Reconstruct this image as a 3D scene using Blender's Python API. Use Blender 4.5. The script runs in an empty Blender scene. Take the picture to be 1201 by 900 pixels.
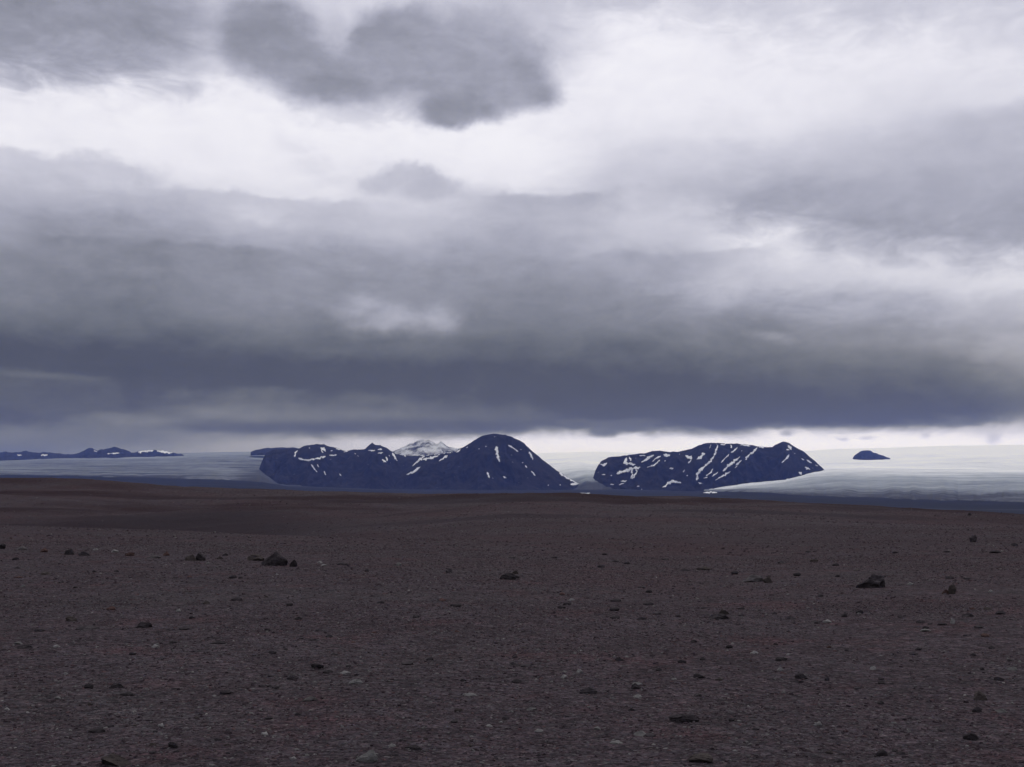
import bpy, bmesh, math, random
import numpy as np
from mathutils import Vector, Matrix
from mathutils.bvhtree import BVHTree

random.seed(7)
rng = np.random.default_rng(11)
S = bpy.context.scene
C = S.collection

# ------------------------------------------------------------------ camera
FPX = 1288.0                      # focal length in pixels of a 1201 px wide frame
HOR = 566.0                       # true horizon row of the photograph
TILT = math.atan((450.0 - HOR) / -FPX)
EYE = 1.65
cam_d = bpy.data.cameras.new('camera')
cam_d.sensor_width = 36.0
cam_d.lens = 36.0 * FPX / 1201.0
cam_d.clip_start = 0.1
cam_d.clip_end = 120000.0
cam = bpy.data.objects.new('camera', cam_d)
C.objects.link(cam)
cam.location = (0, 0, EYE)
cam.rotation_euler = (math.pi / 2 + TILT, 0, 0)
S.camera = cam


def ray(px, py):
    """slopes x/y and z/y of the line of sight through a point of the photograph"""
    a = (px - 600.5) / FPX
    b = (450.0 - py) / FPX
    k = math.cos(TILT) - b * math.sin(TILT)
    return a / k, (math.sin(TILT) + b * math.cos(TILT)) / k


def SX(px, py=566.0):
    return ray(px, py)[0]


def SZ(py):
    return ray(600.5, py)[1]


# ------------------------------------------------------------------ view / engine
S.view_settings.view_transform = 'Standard'
S.view_settings.look = 'None'
S.view_settings.exposure = 0.0
S.view_settings.gamma = 1.0
S.render.engine = 'CYCLES'
S.cycles.use_denoising = True
S.cycles.volume_bounces = 1
S.cycles.max_bounces = 5
S.cycles.transparent_max_bounces = 8

# ------------------------------------------------------------------ sun
SUN_EL = math.radians(52)
SUN_AZ = math.radians(12)        # a little right of straight ahead
sun_d = bpy.data.lights.new('sun', 'SUN')
sun_d.energy = 1.1
sun_d.angle = math.radians(35)
sun_d.color = (1.0, 0.965, 0.93)
sun = bpy.data.objects.new('sun', sun_d)
C.objects.link(sun)
sun.rotation_euler = (math.pi / 2 - SUN_EL, 0, math.pi - SUN_AZ)
sun.location = (0, 0, 60)


# ------------------------------------------------------------------ node helpers
class NT:
    def __init__(self, tree):
        self.t = tree
        self.n = tree.nodes
        self.l = tree.links

    def node(self, kind, **kw):
        nd = self.n.new(kind)
        for k, v in kw.items():
            setattr(nd, k, v)
        return nd

    def put(self, sock, v):
        if v is None:
            return
        if isinstance(v, bpy.types.NodeSocket):
            self.l.new(v, sock)
        else:
            sock.default_value = v

    def math(self, op, a, b=None, c=None, clamp=False):
        nd = self.n.new('ShaderNodeMath')
        nd.operation = op
        nd.use_clamp = clamp
        self.put(nd.inputs[0], a)
        self.put(nd.inputs[1], b)
        self.put(nd.inputs[2], c)
        return nd.outputs[0]

    def vmath(self, op, a, b=None):
        nd = self.n.new('ShaderNodeVectorMath')
        nd.operation = op
        self.put(nd.inputs[0], a)
        self.put(nd.inputs[1], b)
        return nd.outputs['Vector']

    def combine(self, x, y, z):
        nd = self.n.new('ShaderNodeCombineXYZ')
        for i, v in enumerate((x, y, z)):
            self.put(nd.inputs[i], v)
        return nd.outputs[0]

    def noise(self, vec, scale=1.0, detail=4.0, rough=0.55, dist=0.0, color=False):
        nd = self.n.new('ShaderNodeTexNoise')
        self.put(nd.inputs['Vector'], vec)
        nd.inputs['Scale'].default_value = scale
        nd.inputs['Detail'].default_value = detail
        nd.inputs['Roughness'].default_value = rough
        nd.inputs['Distortion'].default_value = dist
        return nd.outputs['Color' if color else 'Fac']

    def voronoi(self, vec, scale=1.0, feature='F1', out='Distance', rand=1.0):
        nd = self.n.new('ShaderNodeTexVoronoi')
        nd.feature = feature
        self.put(nd.inputs['Vector'], vec)
        nd.inputs['Scale'].default_value = scale
        nd.inputs['Randomness'].default_value = rand
        return nd.outputs[out]

    def step(self, v, a, b, lo=0.0, hi=1.0, smooth=True):
        nd = self.n.new('ShaderNodeMapRange')
        nd.interpolation_type = 'SMOOTHSTEP' if smooth else 'LINEAR'
        self.put(nd.inputs[0], v)
        nd.inputs[1].default_value = a
        nd.inputs[2].default_value = b
        nd.inputs[3].default_value = lo
        nd.inputs[4].default_value = hi
        return nd.outputs[0]

    def mix(self, f, a, b, blend='MIX'):
        nd = self.n.new('ShaderNodeMix')
        nd.data_type = 'RGBA'
        nd.blend_type = blend
        self.put(nd.inputs[0], f)
        self.put(nd.inputs[6], a)
        self.put(nd.inputs[7], b)
        return nd.outputs[2]

    def mixf(self, f, a, b):
        nd = self.n.new('ShaderNodeMix')
        nd.data_type = 'FLOAT'
        self.put(nd.inputs[0], f)
        self.put(nd.inputs[2], a)
        self.put(nd.inputs[3], b)
        return nd.outputs[0]

    def ramp(self, v, stops, interp='LINEAR'):
        nd = self.n.new('ShaderNodeValToRGB')
        cr = nd.color_ramp
        cr.interpolation = interp
        while len(cr.elements) > 1:
            cr.elements.remove(cr.elements[-1])
        for i, (p, c) in enumerate(stops):
            e = cr.elements[0] if i == 0 else cr.elements.new(p)
            e.position = p
            if not isinstance(c, (tuple, list)):
                c = (c, c, c)
            e.color = (c[0], c[1], c[2], 1.0)
        self.put(nd.inputs[0], v)
        return nd.outputs[0]


def lin(c):
    c = c / 255.0
    return c / 12.92 if c <= 0.04045 else ((c + 0.055) / 1.055) ** 2.4


# ------------------------------------------------------------------ world: overcast cloud deck over a physical sky
BG = 0.1
world = bpy.data.worlds.new("World")
S.world = world
world.use_nodes = True
W = NT(world.node_tree)
W.n.clear()
w_out = W.node('ShaderNodeOutputWorld')
w_bg = W.node('ShaderNodeBackground')
w_bg.inputs[1].default_value = BG
W.l.new(w_bg.outputs[0], w_out.inputs[0])
w_sky = W.node('ShaderNodeTexSky', sky_type='NISHITA')
w_sky.sun_disc = False
w_sky.sun_elevation = SUN_EL
w_sky.sun_rotation = SUN_AZ
w_tc = W.node('ShaderNodeTexCoord')
w_dir = w_tc.outputs['Generated']
w_sep = W.node('ShaderNodeSeparateXYZ')
W.l.new(w_dir, w_sep.inputs[0])
dx, dy, dz = w_sep.outputs
az = W.math('ARCTAN2', dx, dy)
el = W.math('ARCSINE', dz)
PER = math.radians(60)            # the deck repeats mirrored every 60 degrees round the horizon
azp = W.math('SUBTRACT', W.math('PINGPONG', W.math('ADD', az, PER / 2 + 2 * math.pi * 2), PER), PER / 2)
# 12*PER offset keeps the pingpong phase
U0 = W.math('MULTIPLY_ADD', azp, FPX, 600.5)
V0 = W.math('MULTIPLY_ADD', el, -FPX, HOR)
# noise in cloud space (angles, flattened vertically)
nv = W.combine(W.math('MULTIPLY', az, 7.0), W.math('MULTIPLY', el, 20.0), W.math('MULTIPLY', el, 2.0))
nvf = W.combine(W.math('MULTIPLY', az, 22.0), W.math('MULTIPLY', el, 48.0), 3.7)
nvr = W.combine(W.math('MULTIPLY', az, 26.0), W.math('MULTIPLY', el, 30.0), 9.1)
n_a = W.noise(nv, 1.0, 6.0, 0.55)
n_b = W.noise(W.vmath('ADD', nv, (13.1, 4.2, 7.7)), 1.0, 7.0, 0.58)
n_c = W.noise(nvf, 1.0, 8.0, 0.62, 0.5)
n_d = W.noise(nvr, 1.0, 9.0, 0.60)
n_e = W.noise(W.vmath('ADD', nvr, (5.0, 8.0, 1.0)), 1.0, 9.0, 0.60)
# billow texture: folded noise gives rounded lit tops with darker creases
n_f = W.noise(W.combine(W.math('MULTIPLY', az, 13.0), W.math('MULTIPLY', el, 30.0), 5.5), 1.0, 8.0, 0.58, 0.3)
bil = W.math('SUBTRACT', 0.16, W.math('ABSOLUTE', W.math('SUBTRACT', n_f, 0.5)))
# warp is weaker close to the horizon, where the deck is seen edge-on
wv = W.step(V0, 330.0, 510.0, 1.0, 0.26)
n_g = W.noise(W.combine(W.math('MULTIPLY', az, 17.0), W.math('MULTIPLY', el, 26.0), 1.9), 1.0, 9.0, 0.6, 0.2)
bil2 = W.math('SUBTRACT', 0.14, W.math('ABSOLUTE', W.math('SUBTRACT', n_g, 0.48)))
U1 = W.math('MULTIPLY_ADD', W.math('SUBTRACT', n_a, 0.5), 190.0, U0)
V1 = W.math('ADD', V0, W.math('MULTIPLY', wv, W.math('ADD',
            W.math('MULTIPLY', W.math('SUBTRACT', n_b, 0.5), 70.0),
            W.math('MULTIPLY', W.math('SUBTRACT', n_c, 0.5), 62.0))))

COLS = {
    0: [(-400, 190), (-60, 140), (0, 147), (40, 155), (70, 176), (98, 222), (150, 234), (180, 226), (205, 196), (240, 172), (300, 142),
        (350, 121), (400, 99), (425, 89), (440, 103), (470, 99), (492, 97), (503, 122), (515, 124), (530, 112), (566, 112)],
    150: [(-400, 195), (-60, 150), (0, 150), (40, 158), (70, 180), (95, 216), (120, 238), (175, 232), (205, 216), (225, 190), (260, 165),
          (300, 137), (350, 119), (400, 105), (430, 85), (445, 94), (468, 94), (482, 112), (495, 134), (510, 124), (522, 130), (535, 142), (566, 140)],
    300: [(-400, 205), (-60, 205), (0, 208), (40, 214), (90, 226), (130, 238), (180, 234), (225, 222), (248, 200), (290, 165), (330, 141),
          (350, 140), (385, 118), (430, 90), (450, 88), (467, 112), (490, 124), (502, 110), (513, 150), (522, 166), (535, 172), (566, 172)],
    450: [(-400, 208), (-60, 212), (0, 212), (60, 208), (130, 215), (155, 236), (200, 226), (245, 206), (275, 190), (300, 167), (330, 142),
          (385, 125), (420, 106), (450, 94), (470, 110), (490, 118), (502, 108), (510, 150), (518, 205), (535, 200), (566, 190)],
    600: [(-400, 208), (-60, 205), (0, 200), (60, 205), (110, 222), (150, 240), (190, 236), (220, 220), (250, 186), (285, 162), (330, 146),
          (370, 124), (420, 105), (455, 94), (480, 104), (492, 112), (502, 110), (509, 165), (516, 228), (535, 240), (566, 238)],
    750: [(-400, 210), (-60, 206), (0, 208), (50, 236), (130, 232), (170, 220), (200, 203), (235, 202), (265, 206), (300, 186), (345, 148),
          (400, 115), (450, 90), (478, 92), (490, 104), (499, 108), (507, 170), (514, 232), (535, 246), (566, 244)],
    900: [(-400, 210), (-60, 206), (0, 210), (60, 231), (130, 228), (165, 214), (200, 190), (235, 168), (258, 182), (288, 220), (312, 214),
          (340, 186), (375, 140), (420, 118), (460, 95), (488, 89), (499, 100), (506, 180), (513, 238), (535, 250), (566, 250)],
    1050: [(-400, 208), (-60, 205), (0, 206), (60, 229), (110, 222), (150, 203), (200, 182), (240, 168), (272, 168), (295, 195), (320, 216),
           (348, 196), (375, 160), (405, 144), (440, 115), (480, 96), (493, 96), (502, 165), (512, 238), (535, 252), (566, 252)],
    1200: [(-400, 205), (-60, 202), (0, 207), (60, 220), (105, 216), (128, 196), (200, 176), (250, 165), (285, 168), (305, 200), (335, 218),
           (355, 200), (375, 186), (405, 176), (440, 148), (468, 116), (486, 126), (498, 190), (515, 242), (535, 252), (566, 252)],
}
t_v = W.math('MULTIPLY', W.math('ADD', V1, 400.0), 1.0 / 1000.0, clamp=True)
val = None
prev = None
for u in sorted(COLS):
    # the columns were read along image verticals; correct their azimuth at mid height
    ua = 600.5 + FPX * math.atan(SX(u, 350))
    sx_, k0 = SX(u, 350), None
    stops = []
    for (py, g) in COLS[u]:
        sz = SZ(py)
        elv = math.atan(sz / math.sqrt(1 + SX(u, py) ** 2))
        stops.append((min(1.0, max(0.0, (HOR - FPX * elv + 400.0) / 1000.0)), g / 255.0))
    r = W.ramp(t_v, stops, 'CARDINAL')
    if val is None:
        val = r
    else:
        val = W.mixf(W.step(U1, prev, ua), val, r)
    prev = ua

# high sky beyond the frame: the same broken deck
hi = W.step(V0, -40.0, -420.0)
val = W.mixf(hi, val, W.math('MULTIPLY_ADD', W.math('SUBTRACT', n_a, 0.5), 0.7, 0.74))


def ell(px, py, rx, ry, wx=60.0, wy=34.0):
    sx, sz = ray(px, py)
    cu = 600.5 + FPX * math.atan(sx)
    cv = HOR - FPX * math.atan(sz / math.sqrt(1 + sx * sx))
    uu = W.math('MULTIPLY_ADD', W.math('SUBTRACT', n_d, 0.5), wx, U0)
    vv = W.math('MULTIPLY_ADD', W.math('SUBTRACT', n_e, 0.5), wy, V0)
    a = W.math('MULTIPLY', W.math('SUBTRACT', uu, cu), 1.0 / rx)
    b = W.math('MULTIPLY', W.math('SUBTRACT', vv, cv), 1.0 / ry)
    return W.math('SQRT', W.math('ADD', W.math('MULTIPLY', a, a), W.math('MULTIPLY', b, b)))


def blob(val, ells, target, strength=1.0, inner=0.6, outer=1.15, wx=60.0, wy=34.0, tex=0.0):
    dmin = None
    for e in ells:
        q = ell(*e, wx=wx, wy=wy)
        dmin = q if dmin is None else W.math('SMOOTH_MIN', dmin, q, 0.35)
    f = W.math('MULTIPLY', W.step(dmin, outer, inner), strength)
    tg = target / 255.0
    if tex:
        tg = W.math('MULTIPLY_ADD', W.math('SUBTRACT', n_b, 0.5), tex, tg)
    return W.mixf(f, val, tg)


# the dark ragged cloud at the top, smaller scraps, brighter billows inside the dark bank
val = blob(val, [(318, 48, 66, 52), (368, 84, 56, 42), (432, 82, 62, 44), (432, 48, 26, 26), (500, 66, 80, 60), (560, 72, 84, 56), (470, 40, 56, 34), (612, 104, 54, 34),
                 (535, 124, 60, 27)], 154, 0.95, 0.5, 1.18, 46, 34, 0.16)
val = blob(val, [(300, 30, 60, 40), (330, 66, 50, 26)], 140, 0.6, 0.1, 1.3, 50, 30)
val = blob(val, [(545, 126, 58, 20), (395, 104, 50, 18)], 136, 0.6, 0.1, 1.3, 50, 24)
val = blob(val, [(585, 40, 60, 24)], 172, 0.55, 0.0, 1.4, 60, 30)
val = blob(val, [(396, 34, 16, 20)], 190, 0.6, 0.2, 1.3, 20, 18)
val = blob(val, [(452, 212, 36, 17), (500, 219, 54, 19), (478, 204, 34, 14)], 186, 0.8, 0.3, 1.25, 90, 46, 0.1)
val = blob(val, [(338, 168, 26, 20), (365, 195, 34, 14), (390, 214, 26, 10)], 214, 0.5, 0.0, 1.3, 70, 40)


def shelf(val, u0, u1, y, depth, target, strength, up=False, wob=26.0, soft=30.0, sharp=4.0):
    """a cloud layer with one crisp edge at row y that fades away over depth rows (downwards, or upwards)"""
    k = y / 1.0
    vv = W.math('ADD', V0, W.math('ADD', W.math('MULTIPLY', W.math('SUBTRACT', n_e, 0.5), wob),
                                  W.math('MULTIPLY', W.math('SUBTRACT', n_a, 0.5), wob * 1.5)))
    sg_ = -1.0 if up else 1.0
    q = W.math('MULTIPLY', W.math('SUBTRACT', vv, k), sg_)
    uw = W.math('MULTIPLY_ADD', W.math('SUBTRACT', n_d, 0.5), 60.0, U0)
    f = W.math('MULTIPLY', W.step(q, -sharp, sharp), W.step(q, depth, 0.0))
    f = W.math('MULTIPLY', f, W.math('MULTIPLY', W.step(uw, u0 - soft, u0 + soft), W.step(uw, u1 + soft, u1 - soft)))
    return W.mixf(W.math('MULTIPLY', f, strength), val, target / 255.0)


val = shelf(val, -80, 185, 214, 60, 182, 0.55, sharp=8, wob=40)
val = shelf(val, 190, 420, 238, 40, 178, 0.5)
val = shelf(val, 560, 720, 234, 60, 166, 0.6, sharp=7, wob=36)
val = shelf(val, 60, 330, 300, 50, 128, 0.5)
val = shelf(val, 560, 900, 300, 70, 150, 0.35)
val = shelf(val, 360, 560, 336, 34, 156, 0.35)
val = shelf(val, -80, 165, 434, 40, 84, 0.7, up=True, wob=12)
val = shelf(val, 200, 700, 455, 46, 86, 0.6, up=True, wob=14)
val = shelf(val, 640, 1140, 502, 60, 92, 0.6, up=True, wob=17, sharp=3)
val = shelf(val, 240, 620, 507, 16, 100, 0.6, up=True, wob=8, sharp=3)
# lit billows inside the dark bank
val = blob(val, [(512, 372, 40, 22), (470, 372, 60, 24), (420, 356, 54, 20)], 163, 0.8, 0.2, 1.15, 46, 34, 0.5)
val = blob(val, [(516, 378, 26, 16), (440, 380, 44, 10)], 174, 0.5, 0.0, 1.2, 50, 34, 0.4)
val = blob(val, [(250, 352, 70, 16), (60, 335, 90, 16), (170, 310, 90, 14)], 132, 0.5, 0.0, 1.2, 90, 40, 0.2)
val = blob(val, [(700, 345, 70, 20), (860, 372, 60, 16)], 134, 0.4, 0.0, 1.3, 90, 50, 0.2)
val = blob(val, [(420, 432, 260, 14), (640, 462, 210, 14), (860, 480, 170, 12)], 88, 0.6, 0.1, 1.3, 60, 26)
# separate lower sheets on the left with a crisp lit upper edge
val = blob(val, [(70, 462, 92, 24), (20, 455, 80, 22)], 104, 0.85, 0.72, 1.06, 34, 16, 0.12)
val = blob(val, [(60, 441, 84, 5)], 118, 0.6, 0.1, 1.2, 30, 8)
val = blob(val, [(157, 447, 15, 18)], 82, 0.85, 0.2, 1.3, 26, 22)
val = blob(val, [(300, 462, 80, 10), (430, 470, 90, 9)], 122, 0.6, 0.1, 1.2, 60, 16, 0.2)
val = blob(val, [(240, 482, 44, 10), (140, 492, 60, 8), (330, 488, 70, 8), (440, 486, 50, 7)], 138, 0.65, 0.1, 1.2, 50, 16, 0.2)
val = blob(val, [(300, 503, 130, 6), (480, 499, 120, 7)], 103, 0.6, 0.2, 1.3, 40, 8)
val = blob(val, [(708, 502, 26, 12), (735, 498, 44, 9), (680, 497, 40, 7)], 112, 0.9, 0.5, 1.15, 40, 14)
val = blob(val, [(924, 508, 10, 5)], 165, 0.8, 0.0, 1.4, 26, 12)
val = blob(val, [(1163, 512, 10, 9), (1092, 512, 8, 4), (1018, 513, 13, 3), (985, 512, 8, 3)], 200, 0.7, 0.0, 1.4, 34, 20)
val = blob(val, [(1180, 150, 80, 26)], 186, 0.6, 0.3, 1.3)
val = blob(val, [(1095, 402, 50, 12), (905, 395, 40, 10), (1170, 412, 60, 12), (1185, 385, 30, 8)], 172, 0.5, 0.0, 1.2, 90, 34, 0.2)
# fine structure
amp = W.step(V0, 420.0, 530.0, 1.0, 0.45)
val = W.math('ADD', val, W.math('MULTIPLY', amp, W.math('ADD',
             W.math('MULTIPLY', W.math('ADD', bil, W.math('MULTIPLY', bil2, 0.8)), W.step(val, 0.9, 0.5, 0.03, 0.20)), W.math('ADD',
             W.math('MULTIPLY', W.math('SUBTRACT', n_c, 0.5), 0.10),
             W.math('MULTIPLY', W.math('SUBTRACT', n_d, 0.5), 0.055)))))
val = W.math('SUBTRACT', val, W.math('MULTIPLY', W.math('ADD', 0.040, W.step(V0, 370.0, 440.0, 0.0, 0.060)), W.step(val, 0.90, 0.6, 0.35, 1.0)))
cl = []
for v, c in ((0.0, (50, 52, 62)), (0.30, (71, 73, 86)), (0.35, (85, 88, 99)), (0.42, (103, 106, 116)), (0.5, (124, 126, 138)), (0.65, (163, 164, 181)),
             (0.8, (202, 202, 217)), (0.9, (232, 231, 242)), (1.0, (250, 249, 255))):
    cl.append((v, tuple(lin(x) for x in c)))
# dense ramp so that the linear interpolation follows the display curve
dense = []
for i in range(31):
    p = i / 30
    for (p0, c0), (p1, c1) in zip(cl, cl[1:]):
        if p0 <= p <= p1:
            k = (p - p0) / (p1 - p0)
            dense.append((p, tuple(((a ** (1 / 2.2)) * (1 - k) + (b ** (1 / 2.2)) * k) ** 2.2 for a, b in zip(c0, c1))))
            break
cloud = W.ramp(val, dense)
cloud = W.mix(1.0, cloud, (1.03 / BG, 1.03 / BG, 1.03 / BG, 1), 'MULTIPLY')
cloud = W.mix(W.step(V0, 360.0, 460.0), cloud, W.mix(1.0, cloud, (1.05, 1.02, 0.92, 1), 'MULTIPLY'))
cloud = W.mix(W.math('MULTIPLY', W.step(V0, 480.0, 530.0), W.step(val, 0.5, 0.85)), cloud, W.mix(1.0, cloud, (0.97, 0.99, 1.27, 1), 'MULTIPLY'))
W.l.new(W.mix(0.975, w_sky.outputs[0], cloud), w_bg.inputs[0])


# ------------------------------------------------------------------ numpy noise
_P = rng.permutation(512)
_P = np.concatenate([_P, _P, _P])
_G = rng.random(512) * 2 - 1


def vnoise(x, y, seed=0):
    xi = np.floor(x).astype(int); yi = np.floor(y).astype(int)
    fx = x - xi; fy = y - yi
    fx = fx * fx * fx * (fx * (fx * 6 - 15) + 10); fy = fy * fy * fy * (fy * (fy * 6 - 15) + 10)

    def h(a, b):
        return _G[_P[(_P[(a + seed * 37) & 511] + b) & 511]]
    return (h(xi, yi) * (1 - fx) + h(xi + 1, yi) * fx) * (1 - fy) + (h(xi, yi + 1) * (1 - fx) + h(xi + 1, yi + 1) * fx) * fy


def fbm(x, y, oct=5, seed=0, gain=0.5):
    s = 0; a = 1.0; n = 0
    for i in range(oct):
        s = s + a * vnoise(x * 2 ** i + i * 17.3, y * 2 ** i - i * 9.1, seed + i); n += a; a *= gain
    return s / n


def ridged(x, y, oct=4, seed=0):
    s = 0; a = 1.0; n = 0
    for i in range(oct):
        s = s + a * (1 - 2 * np.abs(vnoise(x * 2 ** i + 5 * i, y * 2 ** i + 11 * i, seed + i))); n += a; a *= 0.5
    return s / n


def smooth(t):
    t = np.clip(t, 0, 1)
    return t * t * (3 - 2 * t)


# ------------------------------------------------------------------ mesh helpers
def grid_mesh(name, X, Y, Z, mat, smooth_shade=True):
    ny, nx = X.shape
    me = bpy.data.meshes.new(name)
    n = nx * ny
    co = np.stack([X.ravel(), Y.ravel(), Z.ravel()], 1).astype(np.float32)
    i = np.arange(n).reshape(ny, nx)
    q = np.stack([i[:-1, :-1], i[:-1, 1:], i[1:, 1:], i[1:, :-1]], -1).reshape(-1, 4)
    me.vertices.add(n)
    me.vertices.foreach_set('co', co.ravel())
    me.loops.add(q.size)
    me.loops.foreach_set('vertex_index', q.ravel().astype(np.int32))
    me.polygons.add(len(q))
    me.polygons.foreach_set('loop_start', (np.arange(len(q)) * 4).astype(np.int32))
    me.update(calc_edges=True)
    me.validate()
    me.polygons.foreach_set('use_smooth', np.full(len(me.polygons), smooth_shade))
    me.materials.append(mat)
    ob = bpy.data.objects.new(name, me)
    C.objects.link(ob)
    return ob


def attr(ob, name, values):
    a = ob.data.attributes.new(name, 'FLOAT', 'POINT')
    a.data.foreach_set('value', np.asarray(values, dtype=np.float32).ravel())


def tag(o, label=None, cat=None, group=None, kind=None):
    if label: o['label'] = label
    if cat: o['category'] = cat
    if group: o['group'] = group
    if kind: o['kind'] = kind
    return o


def new_mat(name):
    m = bpy.data.materials.new(name)
    m.use_nodes = True
    t = NT(m.node_tree)
    b = m.node_tree.nodes['Principled BSDF']
    b.inputs['Specular IOR Level'].default_value = 0.04
    return m, t, b


def bump(t, b, h, strength, dist):
    nd = t.node('ShaderNodeBump')
    nd.inputs['Strength'].default_value = strength
    nd.inputs['Distance'].default_value = dist
    t.put(nd.inputs['Height'], h)
    t.l.new(nd.outputs[0], b.inputs['Normal'])


def wpos(t):
    return t.node('ShaderNodeNewGeometry').outputs['Position']


# ------------------------------------------------------------------ materials
def mat_gravel():
    m, t, b = new_mat('dark_gravel')
    p = wpos(t)
    big = t.noise(p, 0.035, 5, 0.6)
    mid = t.noise(t.vmath('ADD', p, (40, 3, 0)), 0.45, 5, 0.62)
    fine = t.noise(p, 9.0, 5, 0.7)
    patch = t.noise(t.vmath('ADD', p, (7, 91, 0)), 0.8, 6, 0.6)
    patch2 = t.noise(t.vmath('ADD', p, (71, 9, 0)), 0.25, 6, 0.6)
    cell = t.voronoi(p, 48.0, out='Color')
    cellf = t.node('ShaderNodeSeparateColor'); t.l.new(cell, cellf.inputs[0])
    base = t.ramp(mid, [(0.3, (0.041, 0.031, 0.035)), (0.5, (0.046, 0.037, 0.042)), (0.7, (0.053, 0.045, 0.050))])
    red = t.mix(t.step(big, 0.42, 0.66), base, (0.047, 0.027, 0.030, 1))
    red = t.mix(t.step(patch, 0.52, 0.68, 0.0, 0.8), red, (0.058, 0.031, 0.034, 1))
    red = t.mix(t.step(patch2, 0.50, 0.66, 0.0, 0.7), red, (0.047, 0.043, 0.045, 1))
    c = t.mix(t.step(fine, 0.3, 0.75, 0.0, 0.55), red, (0.060, 0.050, 0.054, 1))
    c = t.mix(t.math('MULTIPLY', t.step(cellf.outputs[0], 0.78, 0.95), 0.5), c, (0.018, 0.016, 0.019, 1))
    c = t.mix(t.math('MULTIPLY', t.step(cellf.outputs[1], 0.88, 0.98), 0.5), c, (0.11, 0.10, 0.094, 1))
    v3 = t.node('ShaderNodeSeparateColor'); t.l.new(t.voronoi(p, 3.5, out='Color'), v3.inputs[0])
    k5 = t.step(v3.outputs[0], 0.0, 1.0, 0.84, 1.16, False)
    c = t.mix(1.0, c, t.combine(k5, k5, k5), 'MULTIPLY')
    cell2 = t.voronoi(t.vmath('MULTIPLY', p, (0.8, 1.0, 1.0)), 24.0, out='Color')
    cs2 = t.node('ShaderNodeSeparateColor'); t.l.new(cell2, cs2.inputs[0])
    k2 = t.step(cs2.outputs[0], 0.0, 1.0, 0.62, 1.42, False)
    k3 = t.step(cellf.outputs[2], 0.0, 1.0, 0.72, 1.3, False)
    k4 = t.math('MULTIPLY', k2, k3)
    c = t.mix(1.0, c, t.combine(t.math('MULTIPLY', k4, t.step(cs2.outputs[1], 0.0, 1.0, 0.97, 1.12)), k4, t.math('MULTIPLY', k4, 1.02)), 'MULTIPLY')
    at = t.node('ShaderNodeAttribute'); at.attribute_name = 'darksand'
    c = t.mix(t.math('MULTIPLY', at.outputs['Fac'], 0.75), c, (0.021, 0.016, 0.021, 1))  # darkens the base colour in the left hollow and in far streaks
    at2 = t.node('ShaderNodeAttribute'); at2.attribute_name = 'slope_tone'
    c = t.mix(at2.outputs['Fac'], c, (0.025, 0.0135, 0.0165, 1))
    t.l.new(c, b.inputs['Base Color'])
    b.inputs['Roughness'].default_value = 0.95
    vd = t.voronoi(p, 30.0)
    vd2 = t.voronoi(t.vmath('ADD', p, (3, 7, 1)), 11.0)
    h = t.math('ADD', t.math('MULTIPLY', vd, -0.5), t.math('ADD', t.math('MULTIPLY', vd2, -0.8), fine))
    bump(t, b, h, 1.0, 0.04)
    return m


def mat_plain():
    m, t, b = new_mat('outwash_silt')
    p = wpos(t)
    sc = t.vmath('MULTIPLY', p, (0.0005, 0.0013, 0.0))
    st = t.noise(sc, 1.0, 7, 0.6)
    st2 = t.noise(t.vmath('MULTIPLY', p, (0.0012, 0.0045, 0.0)), 1.0, 5, 0.6)
    c = t.ramp(st, [(0.35, (0.006, 0.007, 0.009)), (0.52, (0.009, 0.010, 0.013)), (0.60, (0.015, 0.017, 0.021)), (0.68, (0.04, 0.045, 0.053))])
    c = t.mix(t.step(st2, 0.60, 0.70, 0.0, 0.35), c, (0.06, 0.066, 0.075, 1))
    t.l.new(c, b.inputs['Base Color'])
    b.inputs['Roughness'].default_value = 0.9
    return m


def mat_rock(name='mountain_rock', snow_amt=0.0):
    m, t, b = new_mat(name)
    p = wpos(t)
    n1 = t.noise(p, 0.004, 8, 0.62)
    n2 = t.noise(t.vmath('MULTIPLY', p, (0.012, 0.012, 0.003)), 1.0, 7, 0.65)
    c = t.ramp(n1, [(0.3, (0.006, 0.0055, 0.006)), (0.5, (0.013, 0.012, 0.013)), (0.7, (0.026, 0.023, 0.023))])
    c = t.mix(t.step(n2, 0.42, 0.66, 0.0, 0.75), c, (0.036, 0.032, 0.031, 1))
    n3 = t.noise(t.vmath('MULTIPLY', p, (0.005, 0.005, 0.009) if snow_amt else (0.02, 0.02, 0.006)), 1.0, 6, 0.6)
    lo, hi_ = (0.69, 0.75) if not snow_amt else (0.34, 0.60)
    c = t.mix(t.step(n3, lo, hi_), c, (0.80, 0.82, 0.86, 1))
    t.l.new(c, b.inputs['Base Color'])
    b.inputs['Roughness'].default_value = 0.95
    bump(t, b, n2, 0.9, 70.0)
    return m


def mat_snow():
    m, t, b = new_mat('old_snow')
    p = wpos(t)
    n = t.noise(p, 0.02, 6, 0.65)
    c = t.ramp(n, [(0.28, (0.48, 0.50, 0.54)), (0.45, (0.74, 0.76, 0.80)), (0.6, (0.88, 0.89, 0.92))])
    t.l.new(c, b.inputs['Base Color'])
    b.inputs['Roughness'].default_value = 0.8
    return m


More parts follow.
